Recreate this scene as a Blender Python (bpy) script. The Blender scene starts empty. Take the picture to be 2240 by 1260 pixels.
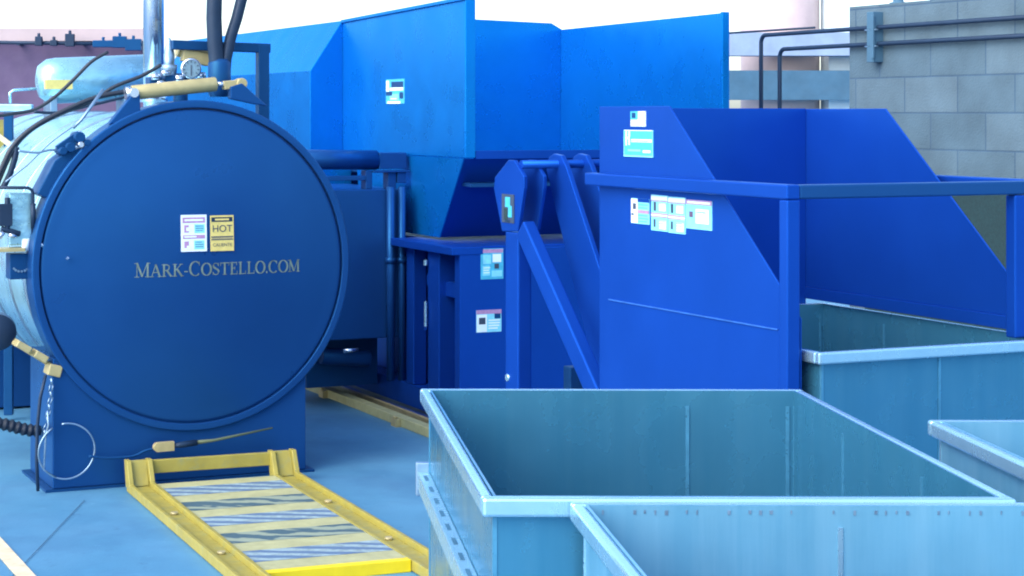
import bpy, bmesh, math, random
from mathutils import Vector, Matrix
R = math.radians
V = Vector
scn = bpy.context.scene
col = scn.collection
random.seed(7)

# ------------------------------------------------------------------ camera
CX, CY, F, CAMZ = 800.0, 250.0, 4000.0, 1.7        # eye-level horizon, long lens, shifted frame
cam_d = bpy.data.cameras.new('camera')
cam_d.sensor_width = 36
cam_d.lens = F / 2240 * 36
cam_d.shift_x = (1120 - CX) / 2240
cam_d.shift_y = -(630 - CY) / 2240
cam_d.clip_end = 2000
cam = bpy.data.objects.new('camera', cam_d)
cam.location = (0, 0, CAMZ)
cam.rotation_euler = (R(90), 0, 0)
col.objects.link(cam)
scn.camera = cam

# yard axes: u runs along the machine fronts (right and away), a runs into the yard
UX = V((0.924, 0.381, 0)).normalized()
AX = V((-0.381, 0.924, 0)).normalized()
ZX = V((0, 0, 1))

# ------------------------------------------------------------------ light
SUN_EL = R(40)
to_sun = (-UX * 0.94 - AX * 0.34).normalized() * math.cos(SUN_EL) + ZX * math.sin(SUN_EL)
sun_d = bpy.data.lights.new('sun', 'SUN')
sun_d.energy = 0.85
sun_d.angle = R(60)
sun_d.color = (1.0, 0.95, 0.88)
sun = bpy.data.objects.new('sun', sun_d)
sun.rotation_euler = (-to_sun).to_track_quat('-Z', 'Y').to_euler()
sun.location = (-6, -2, 9)
col.objects.link(sun)
w = bpy.data.worlds.new('World'); scn.world = w; w.use_nodes = True
nt = w.node_tree
sky = nt.nodes.new('ShaderNodeTexSky'); sky.sky_type = 'NISHITA'; sky.sun_disc = False
sky.sun_elevation = SUN_EL
sky.sun_rotation = math.atan2(to_sun.x, to_sun.y)
sky.air_density = 1.0; sky.dust_density = 2.0; sky.ozone_density = 2.5
nt.links.new(sky.outputs[0], nt.nodes['Background'].inputs[0])
nt.nodes['Background'].inputs[1].default_value = 0.14
scn.view_settings.view_transform = 'Standard'
scn.view_settings.look = 'None'
scn.view_settings.exposure = 1.8
scn.view_settings.gamma = 1
scn.cycles.filter_width = 2.0

# ------------------------------------------------------------------ materials
def mat(name, c, rough=.5, metal=0., var=.12, scale=6., bump=.0, bscale=60., stretch=(1, 1, 1), spec=.5, coat=0., rvar=.12, tint=None):
    m = bpy.data.materials.new(name); m.use_nodes = True
    n = m.node_tree.nodes; l = m.node_tree.links
    b = n['Principled BSDF']
    b.inputs['Metallic'].default_value = metal
    b.inputs['Specular IOR Level'].default_value = spec
    b.inputs['Coat Weight'].default_value = coat
    if tint: b.inputs['Specular Tint'].default_value = (*tint, 1)
    b.inputs['Coat Roughness'].default_value = .12
    tc = n.new('ShaderNodeTexCoord'); mp = n.new('ShaderNodeMapping'); mp.inputs['Scale'].default_value = stretch
    l.new(tc.outputs['Object'], mp.inputs['Vector'])
    nz = n.new('ShaderNodeTexNoise'); nz.inputs['Scale'].default_value = scale; nz.inputs['Detail'].default_value = 6
    nz.inputs['Roughness'].default_value = .62
    l.new(mp.outputs[0], nz.inputs['Vector'])
    mr = n.new('ShaderNodeMapRange'); mr.inputs[1].default_value = .3; mr.inputs[2].default_value = .7
    mr.inputs[3].default_value = 1 - var; mr.inputs[4].default_value = 1 + var
    l.new(nz.outputs[0], mr.inputs[0])
    mx = n.new('ShaderNodeVectorMath'); mx.operation = 'SCALE'; mx.inputs[0].default_value = c
    l.new(mr.outputs[0], mx.inputs['Scale'])
    l.new(mx.outputs[0], b.inputs['Base Color'])
    mr2 = n.new('ShaderNodeMapRange'); mr2.inputs[1].default_value = .3; mr2.inputs[2].default_value = .7
    mr2.inputs[3].default_value = max(.03, rough - rvar); mr2.inputs[4].default_value = min(1, rough + rvar)
    nz2 = n.new('ShaderNodeTexNoise'); nz2.inputs['Scale'].default_value = scale * 1.7; nz2.inputs['Detail'].default_value = 5
    l.new(mp.outputs[0], nz2.inputs['Vector']); l.new(nz2.outputs[0], mr2.inputs[0]); l.new(mr2.outputs[0], b.inputs['Roughness'])
    if bump:
        nb = n.new('ShaderNodeTexNoise'); nb.inputs['Scale'].default_value = bscale; nb.inputs['Detail'].default_value = 4
        l.new(mp.outputs[0], nb.inputs['Vector'])
        bp = n.new('ShaderNodeBump'); bp.inputs['Strength'].default_value = bump; bp.inputs['Distance'].default_value = .01
        l.new(nb.outputs[0], bp.inputs['Height']); l.new(bp.outputs[0], b.inputs['Normal'])
    return m

def add_spots(m, c, lo=.62, hi=.7, scale=9., stretch=(1, 1, .2), amount=.6, rough=None):
    """stains, scuffs, streaks and painted reflections with a shape of their own, laid over the base colour"""
    n = m.node_tree.nodes; l = m.node_tree.links; b = n['Principled BSDF']
    src = b.inputs['Base Color'].links[0].from_socket
    tc = n.new('ShaderNodeTexCoord'); mp = n.new('ShaderNodeMapping'); mp.inputs['Scale'].default_value = stretch
    mp.inputs['Location'].default_value = (random.random() * 9, 3.1, 1.7)
    l.new(tc.outputs['Object'], mp.inputs['Vector'])
    nz = n.new('ShaderNodeTexNoise'); nz.inputs['Scale'].default_value = scale; nz.inputs['Detail'].default_value = 9
    nz.inputs['Roughness'].default_value = .7
    l.new(mp.outputs[0], nz.inputs['Vector'])
    mr = n.new('ShaderNodeMapRange'); mr.inputs[1].default_value = lo; mr.inputs[2].default_value = hi
    mr.inputs[3].default_value = 0; mr.inputs[4].default_value = amount
    l.new(nz.outputs[0], mr.inputs[0])
    mix = n.new('ShaderNodeMix'); mix.data_type = 'RGBA'
    l.new(mr.outputs[0], mix.inputs['Factor']); l.new(src, mix.inputs['A'])
    mix.inputs['B'].default_value = (*c, 1)
    l.new(mix.outputs['Result'], b.inputs['Base Color'])
    return m

M = {}
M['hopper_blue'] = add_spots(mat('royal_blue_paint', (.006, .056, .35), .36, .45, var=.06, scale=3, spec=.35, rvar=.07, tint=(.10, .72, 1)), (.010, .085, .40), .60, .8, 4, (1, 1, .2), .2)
M['compactor_lit_blue'] = add_spots(mat('sky_lit_blue_paint', (.004, .185, .58), .30, .6, var=.06, scale=3, spec=.4, rvar=.07, tint=(.10, .78, 1)), (.010, .18, .55), .60, .8, 4, (1, 1, .2), .18)  # lit copy of the blue: sky brightness put into the colour
M['scuff_blue'] = mat('scuffed_blue', (.03, .14, .48), .4, .3, var=.2, scale=20)
M['vessel_blue'] = mat('navy_blue_paint', (.009, .054, .195), .34, .25, var=.05, scale=2.2, spec=.5, rvar=.07, tint=(.12, .72, 1))
M['rim_blue'] = mat('gasket_blue', (.012, .05, .16), .5, var=.1)
M['dark'] = mat('black_rubber', (.012, .02, .035), .5, var=.2)
M['darkblue'] = mat('dark_blue_paint', (.006, .04, .14), .45, var=.1, tint=(.15, .7, 1))
M['galv'] = add_spots(mat('galvanised_steel', (.045, .220, .355), .26, .55, var=.05, scale=5, bump=.02, bscale=9, rvar=.05), (.10, .31, .44), .40, .85, 16, (1, 1, .05), .45)  # pale upright streaks paint streaky reflections into the steel colour
M['galv_new'] = add_spots(mat('new_galvanised_steel', (.12, .345, .50), .34, .4, var=.06, scale=5, bump=.02, bscale=9, rvar=.06), (.25, .50, .64), .40, .85, 18, (1, 1, .05), .6)  # streaky reflections painted into this brighter steel as well
M['galv_seam'] = mat('galvanised_seam', (.07, .27, .42), .35, .5, var=.15, scale=30)
M['galv_rim'] = mat('galvanised_edge', (.40, .68, .82), .26, .75, var=.03, scale=14, rvar=.03)
M['clad'] = add_spots(mat('aluminium_cladding', (.32, .60, .70), .32, .6, var=.1, scale=7, bump=.35, bscale=16), (.45, .68, .75), .55, .7, 8, (1, 1, 1), .3)
M['chrome'] = mat('bright_steel', (.62, .70, .80), .2, .95, var=.06, scale=8)
M['steel'] = mat('grey_steel', (.25, .38, .5), .4, .8, var=.15, scale=12)
M['yellow'] = add_spots(mat('yellow_paint', (.31, .265, .05), .5, var=.12, scale=12, bump=.06, bscale=50), (.20, .24, .13), .52, .68, 16, (1, 1, 1), .6)
M['deck_yellow'] = mat('worn_deck_paint', (.38, .38, .19), .6, var=.15, scale=14)
M['bright_yellow'] = mat('fresh_yellow_paint', (.74, .58, .01), .45, var=.06, scale=14)
M['olive'] = mat('brass_yellow', (.42, .36, .17), .45, .2, var=.15, scale=14)
M['dull_olive'] = mat('dull_olive_paint', (.10, .13, .07), .6, var=.2)
M['slot_shadow'] = mat('slot_recess', (.05, .15, .24), .6, .3, var=.2)
M['cream'] = mat('worn_cream_paint', (.62, .52, .34), .7, var=.2, scale=20)
M['white'] = mat('white_vinyl', (.68, .82, .88), .5, var=.05)
M['paleblue'] = mat('pale_vinyl', (.20, .62, .78), .45, var=.12, scale=40)
M['teal'] = mat('teal_vinyl', (.05, .40, .60), .45, var=.12, scale=40)
M['ink'] = mat('black_ink', (.03, .05, .09), .6, var=.1)
M['red_ink'] = mat('faded_red_ink', (.38, .22, .40), .6, var=.2, scale=60)
M['sticker_yellow'] = mat('yellow_vinyl', (.62, .52, .16), .5, var=.1, scale=40)
M['letter'] = mat('faded_lettering', (.13, .19, .17), .5, var=.35, scale=30)
M['lilac'] = add_spots(mat('lilac_render', (.10, .07, .135), .85, var=.1, scale=5), (.14, .10, .18), .5, .7, 3, (1, 1, 1), .5)
M['pink'] = mat('pink_render', (.46, .37, .37), .85, var=.08, scale=3)
M['garage'] = mat('blue_grey_concrete', (.045, .12, .19), .8, var=.15, scale=4)
M['garage_pale'] = mat('pale_concrete', (.24, .32, .46), .8, var=.12, scale=4)
M['pipe_dark'] = mat('dark_conduit', (.014, .034, .07), .5, .2, var=.15, spec=.3)
M['green'] = mat('dark_green_mesh', (.006, .030, .034), .8, var=.35, scale=70)
M['glass'] = mat('gauge_face', (.13, .24, .32), .25, var=.1, scale=30)

def block_material():
    m = bpy.data.materials.new('concrete_blocks'); m.use_nodes = True
    n = m.node_tree.nodes; l = m.node_tree.links; b = n['Principled BSDF']
    tc = n.new('ShaderNodeTexCoord')
    uv = n.new('ShaderNodeAttribute'); uv.attribute_name = 'run'
    br = n.new('ShaderNodeTexBrick'); br.offset = .5
    br.inputs['Scale'].default_value = 1.0
    br.inputs['Brick Width'].default_value = .44; br.inputs['Row Height'].default_value = .203
    br.inputs['Mortar Size'].default_value = .006; br.inputs['Mortar Smooth'].default_value = .3
    br.inputs['Color1'].default_value = (.062, .112, .150, 1); br.inputs['Color2'].default_value = (.085, .138, .175, 1)
    br.inputs['Mortar'].default_value = (.045, .09, .14, 1)
    l.new(uv.outputs['Vector'], br.inputs['Vector'])
    nz = n.new('ShaderNodeTexNoise'); nz.inputs['Scale'].default_value = 5; nz.inputs['Detail'].default_value = 8
    l.new(tc.outputs['Object'], nz.inputs['Vector'])
    nf = n.new('ShaderNodeTexNoise'); nf.inputs['Scale'].default_value = 90; nf.inputs['Detail'].default_value = 3
    l.new(tc.outputs['Object'], nf.inputs['Vector'])
    mr = n.new('ShaderNodeMapRange'); mr.inputs[1].default_value = .3; mr.inputs[2].default_value = .7
    mr.inputs[3].default_value = .86; mr.inputs[4].default_value = 1.16
    l.new(nz.outputs[0], mr.inputs[0])
    mx = n.new('ShaderNodeVectorMath'); mx.operation = 'SCALE'
    l.new(br.outputs['Color'], mx.inputs[0]); l.new(mr.outputs[0], mx.inputs['Scale'])
    l.new(mx.outputs[0], b.inputs['Base Color']); b.inputs['Roughness'].default_value = .92
    sub = n.new('ShaderNodeMath'); sub.operation = 'MULTIPLY_ADD'
    l.new(br.outputs['Fac'], sub.inputs[0]); sub.inputs[1].default_value = -.8; l.new(nf.outputs[0], sub.inputs[2])
    bp = n.new('ShaderNodeBump'); bp.inputs['Strength'].default_value = .5; bp.inputs['Distance'].default_value = .008
    l.new(sub.outputs[0], bp.inputs['Height']); l.new(bp.outputs[0], b.inputs['Normal'])
    return m
M['blocks'] = block_material()

def concrete():
    m = mat('yard_concrete', (.066, .215, .345), .62, var=.10, scale=1.6, bump=.10, bscale=70, rvar=.14)
    add_spots(m, (.045, .15, .27), .46, .70, 1.6, (1, 1, 1), .8)
    add_spots(m, (.04, .12, .22), .62, .7, 9, (1, 1, 1), .6)
    add_spots(m, (.15, .33, .48), .62, .72, 22, (1, 1, 1), .5)
    return m
M['concrete'] = concrete()

def grip_material(kind):
    m = mat('grip_strip_' + kind, (.24, .33, .34), .75, var=.3, scale=30)
    n = m.node_tree.nodes; l = m.node_tree.links; b = n['Principled BSDF']
    src = b.inputs['Base Color'].links[0].from_socket
    at = n.new('ShaderNodeAttribute'); at.attribute_name = 'run'
    wv = n.new('ShaderNodeTexWave'); wv.wave_type = 'BANDS'; wv.bands_direction = 'X'
    wv.inputs['Scale'].default_value = 1.0 if kind == 'slashed' else .7
    wv.inputs['Distortion'].default_value = 1.8 if kind == 'slashed' else 7
    wv.inputs['Detail'].default_value = 3; wv.inputs['Detail Scale'].default_value = 3
    l.new(at.outputs['Vector'], wv.inputs['Vector'])
    mr = n.new('ShaderNodeMapRange'); mr.inputs[1].default_value = .35; mr.inputs[2].default_value = .65
    l.new(wv.outputs[0], mr.inputs[0])
    mix = n.new('ShaderNodeMix'); mix.data_type = 'RGBA'
    l.new(mr.outputs[0], mix.inputs['Factor']); l.new(src, mix.inputs['B'])
    mix.inputs['A'].default_value = (.085, .15, .24, 1) if kind == 'slashed' else (.05, .10, .12, 1)
    mix.inputs['B'].default_value = (.38, .45, .55, 1)
    if kind != 'slashed':
        mix.inputs['B'].default_value = (.24, .29, .21, 1)
        l.remove(mix.inputs['B'].links[0])
    l.new(mix.outputs['Result'], b.inputs['Base Color'])
    return m
M['grip_slashed'] = grip_material('slashed')
M['grip_marbled'] = grip_material('marbled')

# ------------------------------------------------------------------ geometry helpers
def P(u, a, z): return UX * u + AX * a + ZX * z
def ray(px, py): return V(((px - CX) / F, 1.0, -(py - CY) / F))
def eye(): return V((0, 0, CAMZ))
def on_u(px, py, u):                      # survey point on the plane u = const
    d = ray(px, py); return eye() + d * (u / d.dot(UX))
def on_a(px, py, a):
    d = ray(px, py); return eye() + d * (a / d.dot(AX))
def on_y(px, py, y): return eye() + ray(px, py) * y
def on_z(px, py, z):
    d = ray(px, py); return eye() + d * ((z - CAMZ) / d.z)

class MB:
    def __init__(s): s.v = []; s.f = []; s.m = []; s.sm = []; s.ch = []
    def add(s, vs, fs, mi=0, smooth=False):
        o = len(s.v); s.ch.append((vs, fs, mi, smooth)); s.v += [V(x) for x in vs]
        for f in fs: s.f.append([o + i for i in f]); s.m.append(mi); s.sm.append(smooth)
        return s
    def obox(s, c, ex, ey, ez, mi=0):     # centre and half-axis vectors
        vs = [c + ex * i + ey * j + ez * k for i in (-1, 1) for j in (-1, 1) for k in (-1, 1)]
        return s.add(vs, [(0, 1, 3, 2), (4, 6, 7, 5), (0, 4, 5, 1), (2, 3, 7, 6), (0, 2, 6, 4), (1, 5, 7, 3)], mi)
    def box(s, u0, u1, a0, a1, z0, z1, mi=0):
        return s.obox(P((u0 + u1) / 2, (a0 + a1) / 2, (z0 + z1) / 2), UX * (u1 - u0) / 2, AX * (a1 - a0) / 2, ZX * (z1 - z0) / 2, mi)
    def wbox(s, x0, x1, y0, y1, z0, z1, mi=0):
        return s.obox(V(((x0 + x1) / 2, (y0 + y1) / 2, (z0 + z1) / 2)), V(((x1 - x0) / 2, 0, 0)), V((0, (y1 - y0) / 2, 0)), V((0, 0, (z1 - z0) / 2)), mi)
    def prism(s, pts, off, mi=0):         # polygon and the vector it is thickened along
        n = len(pts); pts = [V(p) for p in pts]; q = [p + off for p in pts]
        return s.add(pts + q, [list(range(n)), list(range(2 * n - 1, n - 1, -1))] + [(i, n + i, n + (i + 1) % n, (i + 1) % n) for i in range(n)], mi)
    def bar(s, p, q, wd, hd, up=ZX, mi=0): # rectangular bar between two points
        d = (q - p).normalized(); x = d.cross(up).normalized(); y = x.cross(d)
        return s.obox((p + q) / 2, x * wd / 2, d * (q - p).length / 2, y * hd / 2, mi)
    def tube(s, pts, r, n=12, mi=0, caps=True):
        pts = [V(p) for p in pts]; rings = []; ref = None
        for i, p in enumerate(pts):
            t = (pts[min(i + 1, len(pts) - 1)] - pts[max(i - 1, 0)]).normalized()
            if ref is None:
                ref = t.orthogonal().normalized()
            ref = (ref - t * ref.dot(t)).normalized(); b = t.cross(ref)
            rr = r[i] if isinstance(r, (list, tuple)) else r
            rings.append([p + (ref * math.cos(2 * math.pi * k / n) + b * math.sin(2 * math.pi * k / n)) * rr for k in range(n)])
        vs = [x for rg in rings for x in rg]
        fs = [(i * n + k, i * n + (k + 1) % n, (i + 1) * n + (k + 1) % n, (i + 1) * n + k) for i in range(len(pts) - 1) for k in range(n)]
        s.add(vs, fs, mi, True)
        if caps: s.add(rings[0], [list(range(n))[::-1]], mi); s.add(rings[-1], [list(range(n))], mi)
        return s
    def lathe(s, prof, c, ax, n=96, mi=0, smooth=True):   # prof: (radius, distance along the axis)
        ax = ax.normalized(); x = ax.orthogonal().normalized(); y = ax.cross(x)
        vs = [c + ax * t + (x * math.cos(2 * math.pi * k / n) + y * math.sin(2 * math.pi * k / n)) * r for r, t in prof for k in range(n)]
        fs = [(i * n + k, i * n + (k + 1) % n, (i + 1) * n + (k + 1) % n, (i + 1) * n + k) for i in range(len(prof) - 1) for k in range(n)]
        return s.add(vs, fs, mi, smooth)
    def build(s, name, mats, parent=None, bevel=0., label=None):
        if not isinstance(mats, (list, tuple)): mats = [mats]
        o0 = V((0, 0, 0))
        if parent is not None: o0 = V(parent['base'])
        me = bpy.data.meshes.new(name)
        me.from_pydata([tuple(p - o0) for p in s.v], [], s.f)
        for m_ in mats: me.materials.append(m_)
        for p, mi, sm in zip(me.polygons, s.m, s.sm): p.material_index = mi; p.use_smooth = sm
        bm = bmesh.new(); bm.from_mesh(me); bmesh.ops.remove_doubles(bm, verts=bm.verts, dist=1e-5)
        bmesh.ops.recalc_face_normals(bm, faces=bm.faces); bm.to_mesh(me); bm.free()
        ob = bpy.data.objects.new(name, me); col.objects.link(ob)
        if parent is not None:
            ob.parent = parent; ob['base'] = tuple(o0)
        else: ob['base'] = (0, 0, 0)
        if bevel:
            bv = ob.modifiers.new('bevel', 'BEVEL'); bv.width = bevel; bv.segments = 2; bv.limit_method = 'ANGLE'; bv.angle_limit = R(40)
            bv.harden_normals = False
        if label: ob['label'] = label
        return ob

def build_each(mb, name, mats, parent, bevel=0.):
    for vs, fs, mi, sm in mb.ch:
        MB().add(vs, fs, mi, sm).build(name, mats, parent, bevel)

def thing(name, loc, label, cat, group=None):
    o = bpy.data.objects.new(name, None); col.objects.link(o); o.location = loc; o.empty_display_size = .2
    o['base'] = tuple(loc); o['label'] = label; o['category'] = cat
    if group: o['group'] = group
    return o
def tag(o, label, cat, group=None):
    o['label'] = label; o['category'] = cat
    if group: o['group'] = group
    return o
def struct(o): o['kind'] = 'structure'; return o
def rebase(o):                            # a one-mesh thing gets its origin at its own base
    me = o.data; xs = [v.co for v in me.vertices]
    c = V((sum(p.x for p in xs) / len(xs), sum(p.y for p in xs) / len(xs), min(p.z for p in xs)))
    me.transform(Matrix.Translation(-c)); o.location = c; o['base'] = tuple(c)
    return o

def text_mesh(body, size):
    cu = bpy.data.curves.new('lettering', 'FONT'); cu.body = body; cu.size = size; cu.align_x = 'CENTER'; cu.align_y = 'CENTER'
    cu.resolution_u = 3
    ob = bpy.data.objects.new('lettering', cu); col.objects.link(ob)
    dg = bpy.context.evaluated_depsgraph_get()
    me = bpy.data.meshes.new_from_object(ob.evaluated_get(dg))
    vs = [tuple(v.co) for v in me.vertices]; fs = [tuple(p.vertices) for p in me.polygons]
    bpy.data.objects.remove(ob); bpy.data.meshes.remove(me); bpy.data.curves.remove(cu)
    return vs, fs

def sticker(name, root, c, rx, up, w_, h_, base, marks, texts=(), th=.003):
    """flat vinyl sign: marks are (x0, y0, x1, y1, material) in 0..1, texts are (body, x, y, size, material)"""
    nrm = rx.cross(up).normalized(); mb = MB(); mats = [base]
    mb.obox(c + nrm * th / 2, rx * w_ / 2, up * h_ / 2, nrm * th / 2)
    for k, (x0, y0, x1, y1, m_) in enumerate(marks):
        if m_ not in mats: mats.append(m_)
        mb.obox(c + nrm * (th + .0004 + .00025 * (k % 4)) + rx * ((x0 + x1) / 2 - .5) * w_ + up * ((y0 + y1) / 2 - .5) * h_,
                rx * (x1 - x0) / 2 * w_, up * (y1 - y0) / 2 * h_, nrm * .0003, mats.index(m_))
    for body, x, y, size, m_ in texts:
        if m_ not in mats: mats.append(m_)
        vs, fs = text_mesh(body, size)
        mb.add([c + nrm * (th + .0022) + rx * ((x - .5) * w_ + p[0]) + up * ((y - .5) * h_ + p[1]) for p in vs], fs, mats.index(m_))
    return mb.build(name, mats, root)

def lines(x0, x1, ys, m_, t=.05, jitter=.25):
    out = []
    for y in ys:
        out.append((x0, y, x1 - random.random() * jitter * (x1 - x0), y + t, m_))
    return out

# ------------------------------------------------------------------ ground
g = MB(); g.add([(-300, -60, 0), (300, -60, 0), (300, 500, 0), (-300, 500, 0)], [(0, 1, 2, 3)])
struct(g.build('ground', M['concrete']))
st = MB(); st.prism([P(1.372, 4.5, .004), P(1.44, 4.5, .004), P(1.44, 7.35, .004), P(1.372, 7.35, .004)], ZX * .002)
struct(st.build('road_marking', M['cream']))
jt = MB(); a0 = on_z(20, 1270, 0); b0 = on_z(185, 1096, 0); sd = (b0 - a0).cross(ZX).normalized() * .0014
d0 = (b0 - a0).normalized()
jt.prism([a0 - d0 * 3 - sd + ZX * .004, a0 - d0 * 3 + sd + ZX * .004, b0 + sd + ZX * .004, b0 - sd + ZX * .004], ZX * .001)
struct(jt.build('pavement_joint', mat('dark_joint', (.03, .085, .15), .9, var=.3, scale=20)))  # thin strip of darker concrete marks the joint

# ------------------------------------------------------------------ autoclave
UD, AD, ZD = 2.50, 8.12, 1.0              # axis of the vessel: u, front plane, height
C0 = P(UD, AD, ZD)
av = thing('autoclave', P(UD, AD + 1.6, 0), 'large round blue steam autoclave with a pale metal clad barrel and yellow cylinder on top', 'autoclave')
def dome(r): return .004 - .07 * (1 - (r / .69) ** 2)
door = MB()
door.lathe([(max(r, .0005), dome(r)) for r in [0, .08, .16, .24, .32, .40, .48, .55, .61, .65, .69]] + [(.712, .0065), (.722, .010), (.7245, .018), (.7245, .05)], C0, AX)
door = door.build('door', M['vessel_blue'], av)
ring = MB(); ring.lathe([(.731, .06), (.731, .004), (.7315, .0025), (.733, .002), (.735, .002), (.757, .002), (.759, .0022), (.763, .004), (.7648, .007), (.765, .010), (.765, .014), (.765, .14), (.757, .155), (.716, .16)], C0, AX)
ring.lathe([(.7245, .05), (.731, .05)], C0, AX)
flange = ring.build('flange', M['vessel_blue'], av)
gk = MB(); gk.lathe([(.7245, .03), (.731, .03)], C0, AX); gk.build('gasket', M['rim_blue'], flange)
bd = MB()
bd.lathe([(.712, .161), (.712, 3.0), (.69, 3.12), (.55, 3.3), (.3, 3.4), (.001, 3.42)], C0, AX)
body = bd.build('barrel', M['clad'], av)
for t in (.42, .78, 1.25, 1.9, 2.5):
    b_ = MB(); b_.lathe([(.713, t), (.7185, t + .002), (.7185, t + .022), (.713, t + .024)], C0, AX); b_.build('strap', M['steel'], body)
# saddle base
sb = MB(); sb.box(1.834, 3.05, AD + .022, AD + .5, .012, .60); sb.box(1.834, 3.05, AD + 2.4, AD + 2.8, .012, .5)
build_each(sb, 'saddle', M['vessel_blue'], av, .006)
fp = MB(); fp.box(1.80, 3.09, AD + .012, AD + .53, 0, .012); fp.build('foot_plate', M['darkblue'], av)

def door_pt(du, dz, off=.003):
    return C0 + UX * du + ZX * dz + AX * (dome(math.hypot(du, dz)) - off)
def door_uv(px, py):
    p = on_a(px, py, AD - .1); q = p - C0; return q.dot(UX), q.z

# serif lettering across the door: thick and thin strokes with bracket serifs
def glyph(ch):
    T, t = .16, .065
    S = []                                 # (polyline, width)
    def ser(x, y, wd=.30): S.append(([(x - wd / 2, y), (x + wd / 2, y)], .05))
    if ch == 'M':
        S += [([(.16, 0), (.16, 1)], t), ([(.16, 1), (.5, .06)], T), ([(.5, .06), (.84, 1)], t), ([(.86, 1), (.86, 0)], T)]
        ser(.16, .025); ser(.86, .025); ser(.10, .975, .2); ser(.92, .975, .2); return S, 1.02
    if ch == 'A':
        S += [([(.12, 0), (.42, 1)], t), ([(.42, 1), (.74, 0)], T), ([(.24, .36), (.62, .36)], t)]; ser(.12, .025); ser(.74, .025); return S, .86
    if ch == 'R':
        S += [([(.2, 0), (.2, 1)], T), ([(.2, .96), (.45, .96), (.58, .86), (.6, .74), (.56, .6), (.45, .5), (.2, .5)], .09), ([(.42, .5), (.74, .02)], T)]
        ser(.2, .025); ser(.78, .025, .16); ser(.12, .975, .18); return S, .84
    if ch == 'K':
        S += [([(.2, 0), (.2, 1)], T), ([(.7, 1), (.24, .48)], t), ([(.36, .58), (.74, 0)], T)]; ser(.2, .025); ser(.2, .975); ser(.76, .025, .24); ser(.68, .975, .24); return S, .86
    if ch == '-': return [([(.08, .36), (.34, .36)], .09)], .42
    if ch == '.': return [([(.12, .0), (.12, .13)], .13)], .26
    if ch in 'CO':
        n = 18; a0, a1 = (R(48), R(312)) if ch == 'C' else (0, R(360)); pts = []
        for i in range(n + 1):
            a = a0 + (a1 - a0) * i / n; pts.append((.44 + .36 * math.cos(a), .5 + .5 * math.sin(a)))
        for i in range(n):
            a = a0 + (a1 - a0) * (i + .5) / n; S.append(([pts[i], pts[i + 1]], .055 + .12 * abs(math.cos(a))))
        if ch == 'C': S.append(([(.71, .98), (.71, .72)], .05))
        return S, .86 if ch == 'O' else .82
    if ch == 'S':
        p = [(.52, .78), (.46, .92), (.32, .98), (.18, .92), (.12, .78), (.18, .62), (.34, .52), (.5, .41), (.56, .26), (.5, .1), (.34, .02), (.18, .07), (.1, .24)]
        for i in range(len(p) - 1): S.append(([p[i], p[i + 1]], .07 + (.09 if 4 <= i <= 7 else 0)))
        S.append(([(.54, .98), (.54, .74)], .05)); S.append(([(.1, .02), (.1, .26)], .05)); return S, .66
    if ch == 'T':
        S += [([(.38, 0), (.38, 1)], T), ([(.04, .965), (.72, .965)], .07), ([(.05, 1), (.05, .76)], .05), ([(.71, 1), (.71, .76)], .05)]; ser(.38, .025); return S, .76
    if ch in 'EL':
        S += [([(.2, 0), (.2, 1)], T), ([(.08, .03), (.62, .03)], .065), ([(.62, 0), (.62, .26)], .05)]; ser(.18, .975)
        if ch == 'E': S += [([(.08, .965), (.58, .965)], .065), ([(.58, 1), (.58, .76)], .05), ([(.2, .51), (.44, .51)], .06), ([(.44, .4), (.44, .62)], .05)]
        return S, .70
u0, z0 = door_uv(300, 609); u1, _ = door_uv(667, 606)
word = 'MARK-COSTELLO.COM'
adv = []; x = 0
for i, c in enumerate(word):
    S, wd = glyph(c); k = 1.16 if i in (0, 5) else 1.0
    adv.append((S, x, k)); x += wd * k
sc = (u1 - u0) / x; hgt = .056
lt = MB()
for S, x0_, k in adv:
    for pts, wd in S:
        for (xa, ya), (xb, yb) in zip(pts[:-1], pts[1:]):
            A = V((u0 + (x0_ + xa * k) * sc, z0 + ya * k * hgt)); B = V((u0 + (x0_ + xb * k) * sc, z0 + yb * k * hgt))
            d = (B - A); L = d.length
            if L < 1e-6: continue
            nn = V((-d.y, d.x)) / L * wd * hgt * .5; e = d / L * (.02 * hgt)
            lt.add([door_pt(*(A - e - nn), off=.002), door_pt(*(B + e - nn), off=.002), door_pt(*(B + e + nn), off=.002), door_pt(*(A - e + nn), off=.002)], [(0, 1, 2, 3)])
lt.build('lettering', M['letter'], door)

def door_frame(px, py):
    du, dz = door_uv(px, py); c = door_pt(du, dz, .001)
    ex = (door_pt(du + .02, dz, 0) - door_pt(du - .02, dz, 0)).normalized(); ez = (door_pt(du, dz + .02, 0) - door_pt(du, dz - .02, 0)).normalized()
    return c, ex, (ez - ex * ez.dot(ex)).normalized()
c, ex, ez = door_frame(429, 511)
W_, Pb, I_, Rd, Y_ = M['white'], M['paleblue'], M['ink'], M['red_ink'], M['sticker_yellow']
sticker('warning_sticker', door, c, ex, ez, .122, .168, W_,
        [(.06, .78, .94, .93, Rd), (.14, .83, .86, .88, W_), (.07, .35, .93, .45, Rd), (.12, .385, .6, .42, W_), (.52, .50, .92, .74, Pb), (.5, .06, .9, .3, Pb),
         (.12, .52, .3, .72, Rd), (.2, .56, .38, .66, W_), (.12, .1, .3, .28, Rd), (.22, .06, .4, .16, W_)] + lines(.56, .88, (.68, .62, .56), I_, .018) + lines(.54, .88, (.24, .18, .12), I_, .018))
c, ex, ez = door_frame(491, 511)
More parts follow.
